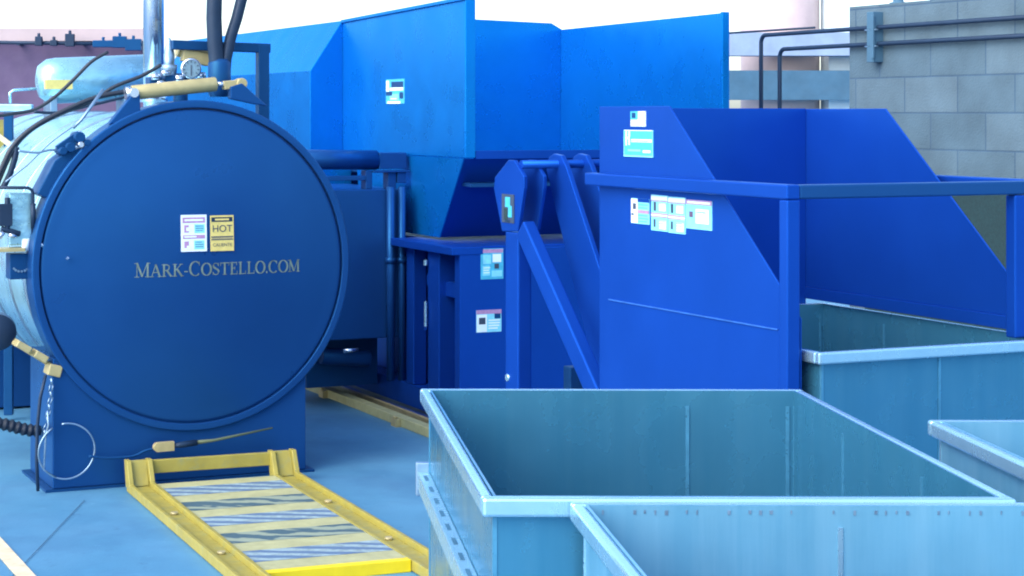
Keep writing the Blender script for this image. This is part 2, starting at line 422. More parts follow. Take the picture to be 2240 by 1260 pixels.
sticker('warning_sticker', door, c, ex, ez, .114, .164, Y_,
        [(.05, .82, .95, .95, M['pipe_dark']), (.2, .86, .8, .91, Y_), (.03, .385, .97, .415, I_), (.03, .31, .97, .335, I_), (.06, .34, .94, .38, M['olive'])],
        [('HOT', .5, .62, .046, I_), ('CALIENTE', .5, .17, .021, I_)])

# ---- fittings around the flange
def cyl(mb, p, q, r, n=20, mi=0): return mb.tube([p, q], r, n, mi)
A1 = AD + .06
hc = MB(); p = on_a(288, 203, A1); q = on_a(472, 184, A1); cyl(hc, p, q, .034)
cylr = hc.build('hydraulic_cylinder', M['olive'], av, .004)
rd = MB(); q2 = on_a(500, 184, A1); cyl(rd, q, q2, .012, 12); rd.build('rod', M['chrome'], cylr)
ce = MB(); e1 = on_a(488, 187, A1); e2 = on_a(526, 183, A1); ce.bar(e1, e2, .045, .04); ce.tube([e2 - AX * .03, e2 + AX * .03], .026, 16); ce.build('clevis', M['olive'], cylr, .004)
ep = MB(); ep.tube([p - AX * .05, p + AX * .05], .022, 12); ep.tube([p - (q - p).normalized() * .03, p], .03, 16); ep.build('pivot_pin', M['chrome'], cylr)
for poly in ([(306, 205), (286, 212), (238, 272), (262, 268), (308, 246)], [(505, 190), (530, 182), (585, 232), (560, 228), (505, 216)]):
    b_ = MB(); b_.prism([on_a(x, y, AD + .02) for x, y in poly], AX * .05); b_.build('lug_bracket', M['vessel_blue'], flange, .004)
# tangential lock plate, clamp and handle on the upper shoulder
lp = MB(); lp.prism([on_a(x, y, AD + .03) for x, y in [(182, 322), (150, 330), (120, 352), (82, 424), (104, 434), (132, 392)]], AX * .16)
lp.build('lock_plate', M['darkblue'], flange, .005)
cb = MB()
for (x, y, r_) in ((150, 322, .022), (170, 300, .025), (186, 312, .016), (134, 330, .018)):
    p = on_a(x, y, AD + .05); cb.tube([p - AX * .05, p + AX * .06], r_, 14)
cb.bar(on_a(128, 330, AD + .05), on_a(176, 296, AD + .05), .03, .05)
cl = cb.build('clamp', M['darkblue'], flange, .003)
hb = MB(); hb.tube([on_a(160, 280, AD + .05), on_a(178, 262, AD + .05), on_a(226, 196, AD + .05)], [.007, .007, .0085], 10); hb.build('clamp_handle', M['steel'], cl)
pn = MB(); pp = on_a(176, 316, AD + .0); pn.tube([pp - AX * .02, pp + AX * .04], .012, 12); pn.build('pin', M['chrome'], cl)
b_ = MB(); b_.tube([on_a(78, 530, AD + .02), on_a(96, 538, AD + .02)], .011, 10); b_.tube([on_a(146, 563, AD - .03), on_a(149, 566, AD - .03)], .008, 8); build_each(b_, 'latch_bolt', M['chrome'], flange)

# exhaust stack, valve cluster and gauge on the crown
A2 = AD + .72
sk = MB(); b_ = on_a(336, 226, A2); top = V((b_.x, b_.y, 3.1)); sk.tube([V((b_.x, b_.y, 1.62)), top], .052, 28)
sk.tube([V((b_.x, b_.y, 1.76)), V((b_.x, b_.y, 1.80))], .07, 24)
stack = sk.build('exhaust_stack', M['chrome'], av)
b2 = MB(); b2.tube([V((b_.x, b_.y, 3.02)), V((b_.x, b_.y, 3.02)) + UX * .62], .02, 10); b2.build('hose_arm', M['steel'], stack)
A3 = AD + .36
sv = MB(); q = on_a(370, 170, A3); zz = [on_a(370, y, A3).z for y in (190, 172, 150, 142, 120, 108, 92, 84)]
sv.lathe([(.03, zz[0]), (.03, zz[1]), (.022, zz[1]), (.036, zz[2] - .02), (.04, zz[2]), (.04, zz[3]), (.026, zz[3] + .002), (.027, zz[4]), (.022, zz[5]), (.012, zz[6]), (.007, zz[7]), (.001, zz[7] + .003)], V((q.x, q.y, 0)), ZX, 24)
sv.build('safety_valve', M['steel'], av)
gp = on_a(418, 150, A3 - .06); gf = (eye() - gp); gf.z = 0; gf = (gf.normalized() * .6 - AX * .6 - UX * .1).normalized()
gm = MB(); gm.lathe([(.001, .03), (.046, .03), (.05, .0), (.05, -.006), (.043, -.008)], gp, -gf, 28)
gm.tube([gp - gf * .015, gp - gf * .015 - ZX * .12], .012, 10)
gauge = gm.build('pressure_gauge', M['chrome'], av)
gd = MB(); gd.lathe([(.0435, -.004), (.001, -.004)], gp, -gf, 28); dial = gd.build('dial', M['glass'], gauge)
gx = ZX.cross(gf).normalized(); nd = MB()
nd.obox(gp + gf * .006 - ZX * .008, gx * .002, ZX * .026, gf * .001)
for k in range(9):
    a = R(-130 + k * 32.5); d = gx * math.sin(a) + ZX * math.cos(a); t_ = gx * math.cos(a) - ZX * math.sin(a)
    nd.obox(gp + gf * .006 + d * .034, d * .005, t_ * .0018, gf * .0008)
nd.build('needle', M['ink'], dial)
ab = MB(); p = on_a(388, 108, A3 + .05); q = on_a(452, 122, A3 + .05); cyl(ab, p, q, .036); ab.bar(on_a(398, 120, A3), on_a(456, 132, A3), .05, .06); ab.tube([on_a(410, 92, A3 + .05), on_a(416, 108, A3 + .05)], .016, 12)
ab.build('actuator', M['olive'], av, .004)
mf = MB()
for (x0_, y0_, x1_, y1_) in ((322, 168, 352, 190), (356, 164, 384, 192), (386, 160, 410, 188), (412, 172, 456, 190), (330, 184, 470, 200)):
    p = on_a((x0_ + x1_) / 2, (y0_ + y1_) / 2, A3); hw = (x1_ - x0_) / 2 * p.y / F; hh = (y1_ - y0_) / 2 * p.y / F
    mf.obox(p, UX * hw, AX * .04, ZX * hh)
mf.tube([on_a(395, 240, A3), on_a(395, 185, A3)], .035, 16)
manifold = mf.build('valve_manifold', M['darkblue'], av, .006)
for (x, y, r_) in ((340, 168, .018), (362, 160, .015), (392, 172, .02), (440, 165, .016), (450, 180, .014), (352, 182, .014)):
    f_ = MB(); p = on_a(x, y, A3 - .05); f_.tube([p - UX * .02, p + UX * .02], r_, 6); f_.build('fitting', M['chrome'], manifold)
# wide shackle of dark hoses rising from the crown
A4 = AD + .22
hs = MB()
hs.tube([on_a(478, 200, A4), on_a(476, 160, A4), on_a(470, 90, A4), on_a(468, 40, A4), on_a(470, -40, A4), on_a(468, -170, A4)], .038, 14)
hs.tube([on_a(490, 190, A4), on_a(494, 130, A4), on_a(505, 80, A4), on_a(518, 40, A4), on_a(528, 0, A4), on_a(560, -90, A4), on_a(590, -170, A4)], .028, 14)
hs.build('steam_hose', M['pipe_dark'], av)
hm = MB(); p = on_a(480, 175, A4); hm.lathe([(.045, 0), (.055, .02), (.055, .16), (.04, .18), (.001, .18)], p - ZX * .08, ZX, 20); hm.build('hose_coupling', M['darkblue'], av)
dv = MB(); dv.bar(on_a(375, 98, A4 + .12), on_a(589, 106, A4 + .12), .05, .045); dv.bar(on_a(574, 98, A4 + .12), on_a(574, 300, A4 + .12), .055, .055, AX)
dv.build('davit_arm', M['darkblue'], av, .004)
# insulated tank lying across the barrel crown
tk = MB(); p = on_a(92, 178, AD + 2.0); q = on_a(322, 168, AD + 2.0); d = (q - p).normalized()
tk.tube([p - d * .03, p - d * .015, p + d * .03, p + d * .08, q], [.04, .09, .122, .128, .128], 30)
tank = tk.build('insulated_tank', M['clad'], av)
ty = MB(); m0 = on_a(128, 185, AD + 1.86); ty.obox(m0, UX * .075, AX * .02, ZX * .026); ty.build('tank_label', M['sticker_yellow'], tank)
ts = MB()
for x_ in (110, 270):
    s0 = on_a(x_, 220, AD + 2.0); ts.obox(s0 - ZX * .04, UX * .02, AX * .09, ZX * .09)
build_each(ts, 'tank_cradle', M['steel'], tank, .004)
tb = MB(); tb.tube([on_a(22, 226, AD + 1.9), on_a(22, 203, AD + 1.9), on_a(30, 197, AD + 1.9), on_a(80, 194, AD + 1.9)], .008, 10); tb.build('tank_pipe', M['galv_rim'], tank)

def hose(pts, r, m_, a=AD + .1, name='hose'):
    p3 = []
    for i in range(len(pts) - 1):
        p0 = pts[max(i - 1, 0)]; p1 = pts[i]; p2 = pts[i + 1]; p3_ = pts[min(i + 2, len(pts) - 1)]
        for k in range(6):
            t = k / 6
            q_ = [.5 * ((2 * p1[j]) + (-p0[j] + p2[j]) * t + (2 * p0[j] - 5 * p1[j] + 4 * p2[j] - p3_[j]) * t * t + (-p0[j] + 3 * p1[j] - 3 * p2[j] + p3_[j]) * t ** 3) for j in (0, 1)]
            p3.append(q_)
    p3.append(pts[-1])
    mb = MB(); mb.tube([on_a(x, y, a) for x, y in p3], r, 10); return mb.build(name, m_, av)
hose([(-30, 440), (2, 372), (30, 318), (80, 274), (150, 238), (215, 212), (278, 200)], .012, M['dark'], AD + .12)
hose([(-20, 256), (26, 249), (75, 240), (120, 212), (160, 175), (200, 135), (236, 114)], .0085, M['dark'], AD + .5)
hose([(-30, 470), (20, 345), (60, 292), (120, 255), (195, 224), (250, 190), (310, 166), (352, 142)], .009, M['dark'], AD + .2)
hose([(40, 330), (80, 334), (110, 328), (140, 330)], .005, M['steel'], AD + .08)
hose([(75, 245), (130, 246), (200, 230), (275, 212)], .007, M['pipe_dark'], AD + .3)
hose([(12, 398), (60, 360), (110, 312), (165, 272)], .004, M['steel'], AD + .08)
hose([(6, 412), (22, 380), (34, 340), (36, 322)], .014, M['pipe_dark'], AD + .2)

# instrument box, guard frame and junction box on the left flank
A5 = AD + .16
ib = MB(); p = on_a(40, 478, A5); ib.obox(p, UX * .052, AX * .05, ZX * .118); box_ = ib.build('instrument_box', M['clad'], av, .006)
i2 = MB(); p = on_a(12, 470, A5 - .06); i2.obox(p, UX * .03, AX * .012, ZX * .05); i2.tube([on_a(16, 432, A5 - .06), on_a(16, 508, A5 - .06)], .012, 10); i2.tube([on_a(2, 500, A5 - .06), on_a(44, 512, A5 - .06)], .013, 10)
i2.build('valve', M['pipe_dark'], box_, .003)
i3 = MB(); i3.tube([on_a(-20, 410, A5 - .08), on_a(62, 411, A5 - .08), on_a(70, 416, A5 - .08), on_a(72, 426, A5 - .08), on_a(73, 552, A5 - .08)], .0075, 10); i3.tube([on_a(72, 445, A5 - .08), on_a(73, 500, A5 - .08)], .012, 10)
i3.build('guard_frame', M['pipe_dark'], box_)
i4 = MB(); i4.tube([on_a(56, 548, A5 - .05), on_a(57, 522, A5 - .05)], .019, 16); i4.build('filter_bowl', M['white'], box_)
i5 = MB(); i5.obox(on_a(10, 546, A5 - .03), UX * .085, AX * .05, ZX * .008); i5.build('tray', M['olive'], box_, .002)
i6 = MB(); i6.tube([on_a(20, 514, A5 - .07), on_a(36, 517, A5 - .07)], .009, 10); i6.tube([on_a(-4, 520, A5 - .07), on_a(8, 508, A5 - .07)], .012, 10); i6.build('fitting', M['chrome'], box_)
jb = MB(); jb.obox(on_a(45, 581, A5), UX * .058, AX * .05, ZX * .058); jb.box(1.70, 1.86, A5 - .02, A5 + .05, .96, 1.0)
jbox = jb.build('junction_box', M['darkblue'], av, .004)
jl = MB(); jp = on_a(46, 584, A5 - .052)
for k in range(7):
    a = R(200 + k * 25); jl.tube([jp + UX * .034 * math.cos(a) + ZX * .02 * math.sin(a) - AX * .004, jp + UX * .034 * math.cos(a) + ZX * .02 * math.sin(a) + AX * .004], .0055, 8)
jl.obox(on_a(66, 593, A5 - .055), UX * .006, AX * .004, ZX * .006); jl.obox(on_a(70, 562, A5 - .055), UX * .01, AX * .004, ZX * .004); build_each(jl, 'latch', M['steel'], jbox)
# lower left: drain pipe, yellow hinge blocks, chain, conduit, bellows hose, coiled wire
dp = MB(); p = on_a(-2, 728, AD + .15); dp.lathe([(.001, .0), (.076, .0), (.08, .004), (.08, 1.3)], p, AX, 32); dpo = dp.build('drain_pipe', M['pipe_dark'], av)
dr = MB(); dr.lathe([(.080, .05), (.089, .05), (.089, .1), (.080, .1)], p, AX, 32); dr.build('pipe_collar', M['steel'], dpo)
yh = MB()
for (x, y, sx, sz, an) in ((48, 757, .035, .016, -32), (86, 778, .032, .016, -32), (116, 808, .03, .026, -15)):
    an = R(an); e1 = UX * math.cos(an) + ZX * math.sin(an); e2 = -UX * math.sin(an) + ZX * math.cos(an)
    yh.obox(on_a(x, y, AD + .06), e1 * sx, AX * .05, e2 * sz)
yh.bar(on_a(28, 748, AD + .09), on_a(122, 806, AD + .09), .03, .02); yh.build('hinge_block', M['olive'], av, .004)
ch = MB(); pts = [(112, 828), (113, 842), (110, 856), (112, 870), (107, 884), (108, 898), (103, 912), (104, 926), (98, 940), (96, 952)]
for i in range(len(pts) - 1):
    p = on_a(*pts[i], AD - .01); q = on_a(*pts[i + 1], AD - .01); side = (UX if i % 2 else AX) * .007
    ch.tube([p + side, q + side], .0032, 6); ch.tube([p - side, q - side], .0032, 6)
ch.build('chain', M['steel'], av)
cd = MB(); cd.tube([on_a(100, 820, AD + .0), on_a(88, 870, AD + .0), on_a(82, 930, AD), on_a(80, 1000, AD + .0), on_a(83, 1074, AD + .0)], .0075, 10); cd.build('conduit', M['pipe_dark'], av)
bh = MB(); pts = []; rs = []
for i in range(44):
    t = i / 43; pts.append(on_a(-60 + 148 * t, 934 - 8 * math.sin(t * 5), AD + .25)); rs.append(.030 if i % 4 < 2 else .0235)
bh.tube(pts, rs, 16); bh.build('bellows_hose', M['dark'], av)
lw = MB(); pc = on_a(146, 987, AD - .02); pts = []
for i in range(49):
    a = R(120 + 340 * i / 48); pts.append(pc + UX * .128 * math.cos(a) + ZX * .124 * math.sin(a) - AX * .004 * math.sin(a * 3))
lw.tube(pts, .0042, 8); lw.tube([on_a(104, 900, AD - .02), on_a(106, 930, AD - .02), on_a(100, 952, AD - .02), pts[14] - UX * .004, pts[18]], .0042, 8); lw.build('wire_loop', M['steel'], av)
rl = MB(); p = on_a(345, 978, AD - .05); q = on_a(380, 975, AD - .05); rl.bar(p, q, .025, .042); rl.tube([p - AX * .014, p + AX * .014], .021, 18); rl.tube([p - AX * .016, p - AX * .0145], .009, 12)
release = rl.build('release_rod', M['olive'], av, .003)
r2 = MB(); r2.tube([q, on_a(396, 973, AD - .05), on_a(430, 968, AD - .05)], [.009, .014, .014], 10); r2.build('coupling', M['pipe_dark'], release)
r3 = MB(); r3.tube([on_a(412, 970, AD - .045), on_a(470, 963, AD - .045), on_a(596, 936, AD - .045)], [.011, .007, .004], 10); r3.build('rod', M['dull_olive'], release)
hose([(195, 998), (235, 1002), (290, 998), (318, 986), (345, 980)], .006, M['darkblue'], AD - .03, 'release_cable')

# ------------------------------------------------------------------ yellow loading ramp
rp = thing('loading_ramp', P(2.53, 7.15, 0), 'yellow steel loading ramp with striped grip tread in front of the round blue door', 'ramp')
for (ua, ub) in ((2.135, 2.248), (2.812, 2.93)):
    r_ = MB(); r_.box(ua, ua + .018, 6.05, 8.0, .004, .045); r_.box(ub - .018, ub, 6.05, 8.0, .004, .052); r_.box(ua + .018, ub - .018, 6.05, 8.0, .008, .028)
    rail = r_.build('side_rail', M['yellow'], rp, .003)
    b_ = MB(); b_.prism([P(ua - .002, 7.93, .03), P(ua - .002, 8.01, .02), P(ua - .002, 8.045, .14), P(ua - .002, 7.99, .143)], UX * .022)
    b_.prism([P(ub - .018, 7.93, .035), P(ub - .018, 8.01, .02), P(ub - .018, 8.045, .14), P(ub - .018, 7.99, .143)], UX * .022)
    b_.prism([P(ua + .02, 7.96, .03), P(ub - .018, 7.96, .03), P(ub - .018, 8.012, .138), P(ua + .02, 8.012, .138)], AX * .014); b_.build('upright', M['yellow'], rail, .003)
    for a_ in (6.62, 7.35):
        b_ = MB(); b_.tube([P((ua + ub) / 2, a_, .028), P((ua + ub) / 2, a_, .04)], .016, 12); b_.build('bolt', M['olive'], rail)
cb = MB(); cb.obox(P(2.535, 8.015, .105), UX * .31, AX * .012, ZX * .030); cb.build('cross_bar', M['yellow'], rp, .003)
dk = MB(); dk.box(2.25, 2.81, 6.262, 7.92, .016, .044); deck = dk.build('deck', M['deck_yellow'], rp, .003)
dk = MB(); dk.box(2.25, 2.81, 6.222, 6.2615, -.0, .047); dk.build('end_plate', M['bright_yellow'], rp, .003)
cs = MB(); cs.tube([P(2.95, 6.22, .03), P(2.98, 6.22, .03)], .03, 16); cs.build('roller', M['chrome'], rp)
def run_attr(o, f):
    at = o.data.attributes.new('run', 'FLOAT_VECTOR', 'POINT'); b0_ = V(o['base'])
    for i, v in enumerate(o.data.vertices): at.data[i].vector = f(v.co + b0_)
for k, (a_, kind) in enumerate(((7.72, 'slashed'), (7.41, 'marbled'), (7.10, 'slashed'), (6.79, 'marbled'), (6.48, 'slashed'))):
    s_ = MB(); h = .088
    s_.add([P(2.256, a_ - h, .0448), P(2.804, a_ - h, .0448), P(2.804, a_ + h, .0448), P(2.256, a_ + h, .0448)], [(0, 1, 2, 3)])
    o = s_.build('grip_strip', M['grip_' + kind], deck)
    run_attr(o, lambda p, k=k: V(((p.dot(UX) + 2.1 * p.dot(AX)) * 1.7, p.dot(UX) * 2.2, k * 1.3)))

rp.rotation_euler = (0, 0, R(-2.3)); rp.location = rp.location - UX * .028

# ------------------------------------------------------------------ floor guide track
gt = thing('guide_track', P(4.03, 10.5, 0), 'yellow guide track bolted to the concrete floor along the compactor skid', 'floor rail')
b_ = MB(); b_.box(3.965, 4.03, 7.6, 13.2, 0, .05); tr = b_.build('rail', M['deck_yellow'], gt, .004)
b_ = MB(); b_.box(4.12, 4.145, 7.6, 13.2, 0, .035); b_.build('rail', M['olive'], gt, .003, 'thin olive inner rail')
b_ = MB(); b_.box(4.0302, 4.1198, 7.6, 13.2, 0, .008); b_.build('channel_floor', M['darkblue'], gt)
for a_ in (9.15, 10.25, 11.2):
    b_ = MB(); b_.obox(P(3.95, a_, .022), UX * .014, AX * .035, ZX * .022); b_.tube([P(3.945, a_, .044), P(3.945, a_, .056)], .012, 6); b_.build('bolt_lug', M['olive'], tr)

# ------------------------------------------------------------------ trash compactor with its tall feed hopper
B = M['compactor_lit_blue']
cp = thing('compactor', P(5.1, 10.2, 0), 'big royal blue compactor with a tall open feed hopper and angled chute behind', 'compactor')
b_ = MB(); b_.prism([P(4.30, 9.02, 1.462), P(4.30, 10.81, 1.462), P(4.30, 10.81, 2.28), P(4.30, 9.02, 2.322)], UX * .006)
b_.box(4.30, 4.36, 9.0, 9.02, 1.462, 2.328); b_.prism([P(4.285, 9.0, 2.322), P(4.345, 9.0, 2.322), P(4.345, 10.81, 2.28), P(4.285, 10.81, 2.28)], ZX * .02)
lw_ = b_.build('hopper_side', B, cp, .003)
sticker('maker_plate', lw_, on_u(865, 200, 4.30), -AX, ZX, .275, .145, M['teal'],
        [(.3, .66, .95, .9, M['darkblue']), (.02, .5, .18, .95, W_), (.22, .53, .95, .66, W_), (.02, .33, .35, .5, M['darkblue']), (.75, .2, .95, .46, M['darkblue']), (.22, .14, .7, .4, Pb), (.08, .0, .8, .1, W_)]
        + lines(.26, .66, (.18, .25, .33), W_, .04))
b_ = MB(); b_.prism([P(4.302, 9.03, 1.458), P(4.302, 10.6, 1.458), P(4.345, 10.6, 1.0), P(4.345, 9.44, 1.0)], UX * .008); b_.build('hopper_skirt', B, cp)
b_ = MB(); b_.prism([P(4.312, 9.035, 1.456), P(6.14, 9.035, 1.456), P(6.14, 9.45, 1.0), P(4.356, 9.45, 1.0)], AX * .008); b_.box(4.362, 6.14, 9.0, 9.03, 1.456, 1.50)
b_.build('hopper_front', M['hopper_blue'], cp)  # deeper blue than the walls: underside shade put into the colour
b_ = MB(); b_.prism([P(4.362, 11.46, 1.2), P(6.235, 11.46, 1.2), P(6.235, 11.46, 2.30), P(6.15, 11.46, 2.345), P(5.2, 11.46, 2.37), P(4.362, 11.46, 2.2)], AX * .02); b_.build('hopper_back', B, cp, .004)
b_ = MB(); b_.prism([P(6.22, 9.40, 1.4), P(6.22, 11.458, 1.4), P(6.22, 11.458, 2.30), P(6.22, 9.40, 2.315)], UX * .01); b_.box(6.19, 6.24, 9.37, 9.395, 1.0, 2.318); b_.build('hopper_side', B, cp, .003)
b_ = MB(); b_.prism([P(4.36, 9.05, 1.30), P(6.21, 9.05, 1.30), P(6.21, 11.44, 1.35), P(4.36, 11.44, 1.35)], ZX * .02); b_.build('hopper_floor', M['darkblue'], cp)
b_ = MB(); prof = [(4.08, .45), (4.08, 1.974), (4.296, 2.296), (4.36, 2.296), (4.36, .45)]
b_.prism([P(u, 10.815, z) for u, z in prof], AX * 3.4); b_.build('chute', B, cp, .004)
b_ = MB(); b_.box(4.34, 6.1, 8.93, 11.4, .16, .985); b_.box(4.20, 6.1, 8.864, 8.93, .16, .975); bdy = b_.build('body', M['hopper_blue'], cp, .004)  # same deeper blue paints the shade below the hopper
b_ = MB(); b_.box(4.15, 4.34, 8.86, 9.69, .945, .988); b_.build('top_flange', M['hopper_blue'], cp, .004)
for (ua, ub, aa, ab_) in ((4.2, 4.30, 9.13, 9.28), (4.22, 4.30, 9.52, 9.62)):
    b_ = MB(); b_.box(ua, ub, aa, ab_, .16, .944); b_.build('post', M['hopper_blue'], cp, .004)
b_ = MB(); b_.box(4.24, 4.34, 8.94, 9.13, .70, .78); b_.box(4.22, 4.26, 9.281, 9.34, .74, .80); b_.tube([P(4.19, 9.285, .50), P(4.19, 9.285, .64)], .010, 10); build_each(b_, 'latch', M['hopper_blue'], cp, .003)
b_ = MB(); b_.tube([P(4.185, 9.275, .52), P(4.185, 9.275, .66)], .009, 10); b_.tube([P(4.185, 9.275, .86), P(4.185, 9.275, .89)], .012, 8); build_each(b_, 'latch_pin', M['galv_rim'], cp)
sc_ = on_a(1076, 577, 8.864)
sticker('warning_sticker', bdy, sc_, UX, ZX, .135, .165, M['teal'], [(.02, .86, .98, .98, Rd), (.1, .5, .45, .8, Pb), (.52, .55, .9, .82, W_), (.6, .34, .8, .5, I_), (.08, .12, .4, .44, Pb), (.48, .08, .94, .28, Pb)] + lines(.12, .42, (.2, .28, .36), W_, .03))
sc_ = on_a(1069, 702, 8.864)
sticker('warning_sticker', bdy, sc_, UX, ZX, .15, .12, Pb, [(.0, .82, 1, 1, M['red_ink']), (.02, .02, .42, .8, W_), (.1, .36, .36, .66, I_), (.72, .6, .96, .82, M['darkblue'])] + lines(.48, .95, (.14, .26, .38, .5), W_, .06))
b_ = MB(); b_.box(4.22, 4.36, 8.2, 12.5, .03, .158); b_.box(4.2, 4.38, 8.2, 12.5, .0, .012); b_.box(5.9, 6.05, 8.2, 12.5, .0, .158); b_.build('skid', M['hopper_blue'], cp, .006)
# ram housing standing over the skid beside the body
b_ = MB(); b_.box(3.60, 4.252, 9.75, 10.6, .405, 1.267); ram = b_.build('ram_housing', M['vessel_blue'], cp, .006)
b_ = MB(); b_.box(4.2525, 4.339, 10.1, 10.5, .5, .9); b_.build('ram_mount', M['darkblue'], ram, .004)
b_ = MB(); b_.tube([P(3.5, 9.81, 1.443), P(4.11, 9.81, 1.434)], .057, 24); pp = b_.build('ram_cylinder', M['vessel_blue'], cp)
b_ = MB(); b_.obox(P(4.197, 9.81, 1.43), UX * .085, AX * .05, ZX * .047); b_.build('cylinder_head', M['vessel_blue'], pp, .004)
b_ = MB(); b_.box(3.5, 4.03, 9.77, 9.83, 1.318, 1.345); b_.box(4.071, 4.30, 9.75, 9.85, 1.362, 1.374); b_.box(4.031, 4.07, 9.77, 9.85, 1.268, 1.376); b_.box(4.17, 4.22, 9.77, 9.85, 1.268, 1.361); b_.box(4.225, 4.28, 9.76, 9.82, 1.30, 1.3615)
b_.build('cylinder_bracket', M['vessel_blue'], pp, .003)
for u_, r_ in ((4.165, .024), (4.235, .022)):
    b_ = MB(); b_.tube([P(u_, 9.722, .16), P(u_, 9.722, 1.28)], r_, 14); b_.tube([P(u_, 9.722, .84), P(u_, 9.722, .87)], r_ + .008, 12); b_.build('guide_rod', M['vessel_blue'], ram)
b_ = MB(); b_.box(3.75, 4.2, 10.0, 10.4, .1, .404); b_.tube([P(3.8, 9.9, .30), P(4.1, 9.9, .27)], .05, 14); b_.build('pump', M['darkblue'], ram, .004)
b_ = MB(); b_.tube([P(3.87, 9.72, .345), P(3.96, 9.72, .35)], .012, 10); b_.build('fitting', M['chrome'], ram)

# ------------------------------------------------------------------ cart dumper
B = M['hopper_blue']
dm = thing('cart_dumper', P(3.7, 5.3, 0), 'royal blue cart dumper with slant-sided hopper and square tube rail, holding a metal bin', 'cart dumper')
UL, UR = 3.25, 4.13
b_ = MB(); b_.prism([P(UL, 5.70, .12), P(UL, 4.51, .12), P(UL, 4.51, 1.095), P(UL, 5.235, 1.727), P(UL, 5.70, 1.727)], UX * .006)
lft = b_.build('side_panel', B, dm, .002)
b_ = MB(); b_.bar(on_u(1332, 655, UL - .002), on_u(1702, 721, UL - .002), .004, .006, UX); b_.build('weld_seam', M['scuff_blue'], lft)
b_ = MB(); b_.prism([P(UR, 5.70, 1.055), P(UR, 4.47, 1.055), P(UR, 5.235, 1.72), P(UR, 5.70, 1.72)], UX * .006)
b_.box(UR - .006, UR + .03, 4.468, 5.7005, 1.012, 1.0548); b_.build('side_panel', B, dm, .002)
b_ = MB(); b_.prism([P(UL + .008, 5.695, .12), P(UR - .0003, 5.695, .12), P(UR - .0003, 5.695, 1.722), P(UL + .008, 5.695, 1.722)], AX * .006)
b_.build('back_panel', M['hopper_blue'], dm, .002)
b_ = MB()
b_.box(UL - .05, UL - .004, 4.505, 5.72, 1.448, 1.492)
b_.build('top_rail', B, dm, .005)
b_ = MB(); b_.box(UL - .004, UR + .1, 4.505, 4.548, 1.449, 1.491); b_.build('front_rail', M['vessel_blue'], dm, .005)
b_ = MB(); b_.box(UR + .055, UR + .1, 4.55, 5.70, 1.449, 1.491); b_.build('top_rail', B, dm, .005)
for u_ in (UL - .05, 4.05):
    b_ = MB(); b_.box(u_, u_ + .045, 4.503, 4.547, .0 if u_ < UL else 1.0, 1.447); b_.build('post', B, dm, .005)
b_ = MB(); b_.box(UL - .03, UL - .006, 4.6, 6.6, .04, .12); b_.box(UR + .012, UR + .05, 4.55, 6.6, .04, .12); b_.box(UL - .03, UR + .05, 6.601, 6.68, .0, .12); b_.build('base_frame', M['darkblue'], dm, .004)
# stickers on the left panel
nx = -AX
sticker('flag_sticker', lft, on_u(1397, 260, UL), nx, ZX, .098, .052, W_, [(.0, .45, .5, 1, M['teal']), (.1, .55, .36, .9, M['darkblue'])] + [(.52, .9 - i * .16, 1, .95 - i * .16, Rd) for i in range(3)] + [(.02, .36 - i * .15, 1, .41 - i * .15, Rd) for i in range(3)])
sticker('maker_plate', lft, on_u(1398, 314, UL), nx, ZX, .192, .092, M['teal'],
        [(.0, .97, 1, 1, W_), (.0, .0, 1, .06, Pb), (.0, .0, .02, 1, Pb), (.98, .0, 1, 1, Pb), (.06, .42, .11, .95, W_), (.11, .66, .2, .74, W_), (.17, .74, .22, .96, W_), (.17, .44, .22, .66, W_), (.26, .55, .96, .66, W_), (.14, .2, .58, .28, Pb), (.66, .16, .92, .26, W_)]
        + lines(.28, .9, (.585,), M['teal'], .03))
sticker('notice_sticker', lft, on_u(1402, 462, UL), nx, ZX, .118, .086, Pb,
        [(.0, .02, .36, .98, W_), (.1, .56, .28, .8, I_), (.02, .32, .16, .4, I_), (.36, .42, 1, .55, Rd), (.36, .86, 1, 1, M['hopper_blue'])] + lines(.42, .98, (.08, .2, .32, .62, .74), M['teal'], .04))
for xx in (1444, 1482):
    sticker('warning_sticker', lft, on_u(xx, 466 + (xx - 1444) * .13, UL), nx, ZX, .104, .120, Pb,
            [(.0, .86, 1, .97, W_), (.0, .82, 1, .85, Rd), (.0, .46, 1, .5, Rd), (.0, .38, 1, .41, Rd), (.0, .42, 1, .45, W_), (.16, .55, .3, .8, I_), (.16, .1, .28, .32, I_), (.5, .56, .9, .78, W_), (.5, .06, .9, .3, W_)]
            + lines(.5, .92, (.6, .68, .75, .12, .2, .27), M['teal'], .02))
sticker('notice_sticker', lft, on_u(1530, 470, UL), nx, ZX, .152, .094, Pb, [(.0, .84, 1, 1, Rd), (.06, .88, .94, .95, W_), (.14, .4, .28, .6, M['lilac']), (.4, .2, .9, .7, W_)] + lines(.42, .9, (.26, .36, .46, .56), M['paleblue'], .05))
